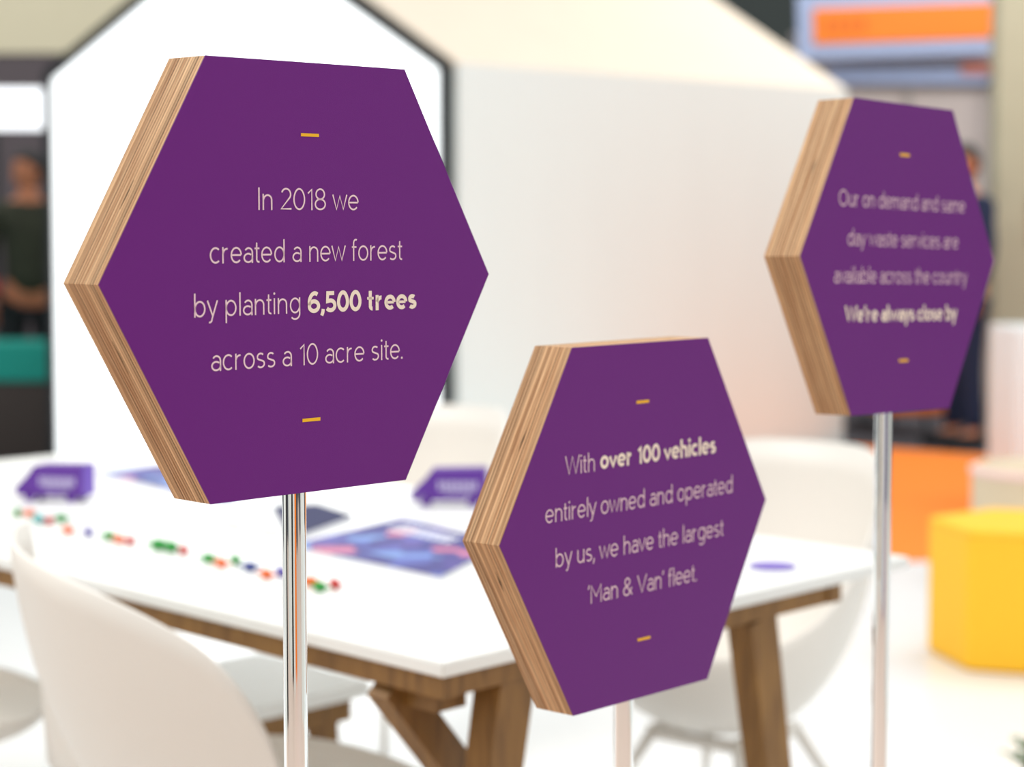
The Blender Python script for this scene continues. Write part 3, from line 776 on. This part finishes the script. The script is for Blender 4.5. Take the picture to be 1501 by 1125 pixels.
# ------------------------------------------------------------------ the three signs
THK = 0.0462; HX = 0.2; CXF = 1.0173; HF = 0.9856
def hexpts(k=1.0):
    r = []
    for d in (0, 60, 120, 180, 240, 300):
        a = R(d); x = HX * math.cos(a); x *= (1 if d % 180 == 0 else CXF)
        r.append((x * k, HX * math.sin(a) * HF * k))
    return r
def sign(label, pos, rot, lines, dashes, seed, voids, light, dark):
    Rm = Matrix.Rotation(R(rot[0]), 3, 'Z') @ Matrix.Rotation(R(rot[1]), 3, 'X') @ Matrix.Rotation(R(rot[2]), 3, 'Y')
    fc = Vector(pos) + Vector((0, 0, CAMZ))
    mid = fc + Rm @ Vector((0, THK / 2, 0))
    t = thing('hexagonal_sign', label, 'sign', (mid.x, mid.y, 0), 0, 'purple hexagonal signs on chrome poles')
    def place(o):
        o.matrix_local = Matrix.Translation(fc - t.location) @ Rm.to_4x4()
    # plywood block: thirteen plies with hair-thin recessed glue lines
    bm = bmesh.new()
    hp = hexpts(); hi = hexpts(0.9985)
    n = 13; ys = 0.0006; th = (THK - ys) / n
    prof = []
    rs = random.Random(seed)
    for i in range(n):
        a = ys + th * i; b = a + th
        jj = 1.0 - rs.random() * 0.0008
        prof += [(a + 0.00025, jj), (b - 0.00025, jj), (b, 0.9975)]
    prof = prof[:-1]
    rings = [[bm.verts.new((p[0] * k, y, p[1] * k)) for p in hp] for y, k in prof]
    for a, b in zip(rings, rings[1:]):
        for i in range(6): bm.faces.new((a[i], a[(i + 1) % 6], b[(i + 1) % 6], b[i]))
    bm.faces.new(rings[0][::-1]); bm.faces.new(rings[-1])
    blk = obj('plywood_block', bm, plywood_mat(seed, light, dark), t); place(blk)
    blk['label'] = 'layered birch plywood block'
    bm = bmesh.new(); add_prism(bm, hexpts(1.0), 0.0, 0.00058, 'y')
    face = obj('printed_face', bm, M['purple'], t); place(face); face['label'] = 'matt purple printed front'
    face_inv = lambda o: o
    for segs, x0, x1, zb in lines: write(face, segs, x0, x1, zb)
    for x0, x1, z0, z1 in dashes:
        bm = bmesh.new(); bm.faces.new([bm.verts.new((x / 1000, -0.0004, z / 1000)) for x, z in ((x0, z0), (x1, z0), (x1, z1), (x0, z1))])
        obj('yellow_dash', bm, M['yellow_print'], face)
    for (edge, f0, f1, y, w) in voids:
        # slot between plies: edge 0 = upper left, 1 = lower left
        a, b = (Vector((hp[2][0], 0, hp[2][1])), Vector((hp[3][0], 0, hp[3][1]))) if edge == 0 else (Vector((hp[3][0], 0, hp[3][1])), Vector((hp[4][0], 0, hp[4][1])))
        nn = Vector((-(b - a).z, 0, (b - a).x)).normalized()
        if nn.dot(a) < 0: nn = -nn
        p0 = a.lerp(b, f0) + Vector((0, y, 0)) + nn * 0.00005; p1 = a.lerp(b, f1) + Vector((0, y + w * .4, 0)) + nn * 0.00005
        bm = bmesh.new(); m_ = (p0 + p1) / 2
        q = [p0, m_ + Vector((0, w / 2, 0)), p1, m_ - Vector((0, w / 2, 0))]
        av = [bm.verts.new(c) for c in q]; bv = [bm.verts.new(c - nn * 0.003) for c in q]
        bm.faces.new(av); bm.faces.new(bv[::-1])
        for i in range(4): bm.faces.new((av[i], av[(i + 1) % 4], bv[(i + 1) % 4], bv[i]))
        obj('ply_gap', bm, M['dark_void'], blk)
    # chrome pole, collar and floor plate
    bot = fc.z - HX * math.sin(R(60)) * HF
    bm = bmesh.new(); add_tube(bm, [(0, 0, 0.012), (0, 0, bot + 0.012)], 0.0098, 48)
    obj('pole', bm, M['chrome'], t, smooth=False)
    for p in t.children[-1].data.polygons: p.use_smooth = len(p.vertices) == 4
    bm = bmesh.new(); lathe(bm, [(0, 0), (0.15, 0), (0.15, 0.008), (0.145, 0.012), (0.02, 0.012), (0.018, 0.03), (0.0099, 0.032)], 48)
    obj('base_plate', bm, M['chrome'], t)
    return t

PLY_L, PLY_D = (230, 188, 144), (176, 124, 82)
sign('largest purple hexagonal sign at the left, about planting 6,500 trees', (-0.160, 1.607, -0.027), (45.61, 0.64, -0.53),
     [([('In 2018 we', False)], -52.9, 50.5, 54.6), ([('created a new forest', False)], -100.1, 98.9, 13.7),
      ([('by planting', False)], -115.3, -11.4, -26.8), ([('6,500 trees', True)], -3.9, 114.2, -27.2), ([('across a 10 acre site.', False)], -99.9, 98.6, -68.5)],
     [(-9.6, 8.9, 112.6, 115.1), (-10.1, 8.5, -113.9, -111.2)], 2,
     [(0, .55, .68, .017, .0012), (1, .25, .4, .020, .001)], PLY_L, PLY_D)
sign('purple hexagonal sign in the lower middle, about over 100 vehicles', (0.125, 1.912, -0.263), (47.21, 0.15, -0.60),
     [([('With', False)], -112.6, -71.0, 54.4), ([('over 100 vehicles', True)], -63.2, 114.5, 55.4), ([('entirely owned and operated', False)], -139.9, 142.0, 13.0),
      ([('by us, we have the largest', False)], -126.2, 128.0, -29.0), ([('‘Man & Van’ fleet.', False)], -81.5, 84.0, -69.0)],
     [(-10.0, 9.0, 113.0, 115.8), (-8.6, 11.0, -115.4, -112.8)], 11,
     [(0, .42, .54, .018, .0020), (1, .16, .28, .020, .0020)], PLY_L, PLY_D)
sign('rightmost purple hexagonal sign, about waste services available across the country', (0.435, 2.244, -0.015), (47.25, -0.87, 1.07),
     [([('Our on demand and same', False)], -130.0, 130.5, 54.4), ([('day waste services are', False)], -112.5, 116.2, 12.6),
      ([('available across the country', False)], -137.9, 137.1, -27.8), ([('We’re always close by', True)], -116.5, 115.0, -69.5)],
     [(-10.0, 9.8, 113.0, 116.2), (-8.0, 11.0, -115.0, -111.9)], 23,
     [(0, .38, .5, .022, .0016)], PLY_L, PLY_D)

# ------------------------------------------------------------------ things on the table
def sheet(name, corners, th, m, label, cat, lettering=None):
    c = sum((Vector((x, y, 0)) for x, y in corners), Vector()) / len(corners)
    t = thing(name, label, cat, (c.x, c.y, TZ))
    pts = [(x - c.x, y - c.y) for x, y in corners]
    bm = bmesh.new(); add_prism(bm, [(x * .997, y * .997) for x, y in pts], 0, th * .8); obj('pages', bm, M['paper'], t)
    bm = bmesh.new(); add_prism(bm, pts, th * .8, th); obj('cover', bm, m, t)
    if lettering:
        (fx0, fy0, fx1, fy1) = lettering
        p = [Vector(q) for q in pts]
        def bl(u, v): return (p[0] * (1 - u) + p[1] * u) * (1 - v) + (p[3] * (1 - u) + p[2] * u) * v
        bm = bmesh.new(); n = 9
        for i in range(n):
            ua = fx0 + (fx1 - fx0) * i / n; ub = ua + (fx1 - fx0) / n * .72
            for w0, w1 in ((fy0, fy0 + (fy1 - fy0) * .42), (fy0 + (fy1 - fy0) * .58, fy1)):
                bm.faces.new([bm.verts.new((*bl(u, v), th + .0003)) for u, v in ((ua, w0), (ub, w0), (ub, w1), (ua, w1))])
        obj('lettering', bm, M['white'], t)
    return t
sheet('brochure', [(-.198, 3.617), (-.014, 3.313), (-.107, 2.98), (-.365, 3.29)], .008, M['broch_a'], 'open blue and purple photo brochure lying behind the middle sign', 'brochure', (.15, .12, .70, .30))
sheet('brochure', [(-.899, 4.363), (-.796, 4.511), (-.50, 4.20), (-.551, 3.86)], .006, M['broch_b'], 'pale blue brochure lying between the left van and the largest sign', 'brochure')
sheet('brochure', [(-.45, 3.77), (-.37, 3.80), (-.29, 3.64), (-.372, 3.36)], .010, M['broch_dark'], 'dark navy booklet behind the white beads near the largest sign pole', 'booklet')

def van(x, y, rz, label):
    t = thing('card_van', label, 'model van', (x, y, TZ), rz, 'purple card vans on the table'); t.scale = (1.14, 1.14, 1.14)
    prof = [(-.062, .010), (-.064, .022), (-.040, .046), (-.028, .062), (.060, .064), (.062, .010), (.052, .010)] + [(.040 + .012 * math.cos(R(a)), .010 + .010 * math.sin(R(a))) for a in (20, 60, 90, 120, 160)] + \
           [(.028, .010), (-.026, .010)] + [(-.038 + .012 * math.cos(R(a)), .010 + .010 * math.sin(R(a))) for a in (20, 60, 90, 120, 160)] + [(-.050, .010)]
    bm = bmesh.new(); add_prism(bm, prof, -.025, .025, 'y'); obj('body', bm, M['van_purple'], t)
    bm = bmesh.new(); add_box(bm, (.0625, 0, .037), (.001, .048, .052)); o = obj('rear_door', bm, M['van_back'], t)
    bm = bmesh.new()
    for i in range(7):
        add_box(bm, (-.014 + i * .0098, -.0256, .036), (.0068, .0008, .014))
    add_box(bm, (.016, -.0256, .0245), (.050, .0008, .003))
    obj('lettering', bm, M['pale_lilac'], t)
    for wx in (-.038, .040):
        for sy in (-1, 1):
            bm = bmesh.new(); bmesh.ops.create_cone(bm, cap_ends=True, segments=20, radius1=.0095, radius2=.0095, depth=.005, matrix=Matrix.Translation((wx, sy * .021, .0095)) @ Matrix.Rotation(PI / 2, 4, 'X')); obj('wheel', bm, M['van_purple'], t)
    return t
van(-.895, 3.93, R(-14), 'purple card van with white lettering at the far left of the table')
van(-.120, 3.86, R(-3), 'purple card van with white lettering behind the gap between the left and middle signs')

bm = bmesh.new(); lathe(bm, [(0, 0), (.034, 0), (.036, .001), (.036, .003), (.034, .004), (0, .004)], 36)
tag(obj('coaster', bm, mat('lilac_coaster', (120, 95, 190), 0.5), loc=(.405, 3.107, TZ)), 'round lilac coaster near the right corner of the table', 'coaster')

t = thing('bead_string', 'string of white beads lying left of the largest sign pole', 'beads', (-.462, 3.50, TZ))
pb = []
for i in range(13):
    u = i / 12; p = (-.062 + .124 * u + .006 * math.sin(i), .075 - .13 * u + .005 * math.cos(i * 1.7), .0062)
    pb.append(p); bm = bmesh.new(); bmesh.ops.create_uvsphere(bm, u_segments=12, v_segments=8, radius=.0062, matrix=Matrix.Translation(p)); obj('bead', bm, M['bead'], t, smooth=True)
bm = bmesh.new(); add_tube(bm, pb, .0009, 5); obj('thread', bm, M['paper'], t)

def sweet(x, y, rz, col, label, k=1.0):
    t = thing('wrapped_sweet', label, 'sweet', (x, y, TZ), rz, 'foil-wrapped sweets along the table edge')
    bm = bmesh.new(); prof = [(0, -.011), (.0045, -.0105), (.007, -.006), (.0075, 0), (.007, .006), (.0045, .0105), (0, .011)]
    lathe(bm, prof, 12)
    for v in bm.verts: v.co = Vector((v.co.z, v.co.y, v.co.x + .0075)) * k
    obj('sweet_body', bm, M[col], t, smooth=True)
    for s in (-1, 1):
        bm = bmesh.new(); c = bm.verts.new((s * .010 * k, 0, .0075 * k)); r = []
        for i in range(9):
            a = -PI / 2.6 + PI / 1.3 * i / 8
            r.append(bm.verts.new((s * (.010 + .010 * math.cos(a)) * k, .009 * math.sin(a) * k, (.0075 + .0018 * (-1) ** i) * k)))
        for a, b in zip(r, r[1:]): bm.faces.new((c, a, b))
        o = obj('wrapper_twist', bm, M[col], t); md = o.modifiers.new('thick', 'SOLIDIFY'); md.thickness = .0004
    return t
SW = [(-.914, 3.70, 's_green', 'green foil sweet, leftmost of the row of sweets on the table'),
      (-.889, 3.69, 's_orange', 'orange foil sweet just right of the leftmost green sweet'),
      (-.853, 3.605, 's_teal', 'large pale teal foil sweet below the left purple van'),
      (-.830, 3.590, 's_red', 'red foil sweet touching the pale teal sweet'),
      (-.815, 3.620, 's_green', 'green foil sweet just behind the red sweet below the left van'),
      (-.770, 3.471, 's_orange', 'single orange foil sweet between the red and the purple sweets'),
      (-.729, 3.446, 's_purple', 'single small purple foil sweet in the left half of the row'),
      (-.684, 3.398, 's_green', 'pale green foil sweet right of the small purple sweet'),
      (-.660, 3.362, 's_orange', 'orange foil sweet with a red one at its right end'),
      (-.638, 3.345, 's_red', 'red foil sweet between an orange sweet and the two bright green sweets'),
      (-.580, 3.285, 's_green', 'bright green foil sweet, left of the two largest green ones'),
      (-.556, 3.262, 's_green', 'bright green foil sweet, right of the two largest green ones'),
      (-.532, 3.240, 's_red', 'red foil sweet at the right end of the two bright green sweets'),
      (-.478, 3.152, 's_green', 'green foil sweet beneath the lower left corner of the largest sign'),
      (-.452, 3.107, 's_orange', 'orange foil sweet between two green ones left of the chrome pole'),
      (-.434, 3.138, 's_green', 'green foil sweet behind the orange one left of the chrome pole'),
      (-.402, 3.068, 's_navy', 'navy foil sweet left of the largest sign pole'),
      (-.369, 3.000, 's_orange', 'orange foil sweet beside the navy one, next to the pole'),
      (-.349, 3.020, 's_purple', 'purple foil sweet just left of the largest sign pole'),
      (-.296, 2.932, 's_orange', 'orange foil sweet just right of the largest sign pole'),
      (-.278, 2.888, 's_green', 'green foil sweet, nearest to the camera of all the sweets'),
      (-.258, 2.912, 's_red', 'red foil sweet at the right end of the whole row')]
for i, (x, y, c, lb) in enumerate(SW):
    sweet(x, y, R(-50 + (i * 47) % 70 - 30), c, lb, 1.25 if i in (2, 10, 11) else 1.0)

# ------------------------------------------------------------------ plant at the bottom right corner
t = thing('potted_plant', 'small green potted plant peeping into the bottom right corner', 'plant', (1.13, 4.05, 0))
bm = bmesh.new(); lathe(bm, [(0, 0), (.055, 0), (.07, .10), (.066, .10), (.06, .085), (0, .085)], 28); obj('pot', bm, M['white_box'], t, smooth=True)
bm = bmesh.new(); lathe(bm, [(0, .084), (.055, .088), (.0601, .086)], 20); obj('soil', bm, M['soil'], t)
rs = random.Random(3)
for k in range(16):
    a = rs.uniform(0, 2 * PI) if k > 5 else PI + rs.uniform(-.7, .7); rr = rs.uniform(.05, .11); zz = rs.uniform(.16, .235)
    tip = Vector((rr * math.cos(a), rr * math.sin(a), zz)); mid_ = Vector((tip.x * .4, tip.y * .4, zz * .75))
    bm = bmesh.new(); add_tube(bm, [(0, 0, .085), mid_, tip], [.002, .0016, .001], 6); st = obj('stem', bm, M['stem'], t)
    for j in range(3):
        c = mid_.lerp(tip, .45 + .28 * j); aa = a + (-1) ** j * .9; d = Vector((math.cos(aa), math.sin(aa), .35)).normalized(); sd = d.cross(Vector((0, 0, 1))).normalized()
        bm = bmesh.new(); ln = .03
        vs_ = [bm.verts.new(c + d * ln * u + sd * w_ * .010 + Vector((0, 0, -.004 * abs(w_)))) for u, w_ in ((0, 0), (.35, 1), (.7, .8), (1, 0), (.7, -.8), (.35, -1))]
        mdv = bm.verts.new(c + d * ln * .5 + Vector((0, 0, .002)))
        for q in range(6): bm.faces.new((mdv, vs_[q], vs_[(q + 1) % 6]))
        obj('leaf', bm, M['leaf'], st)
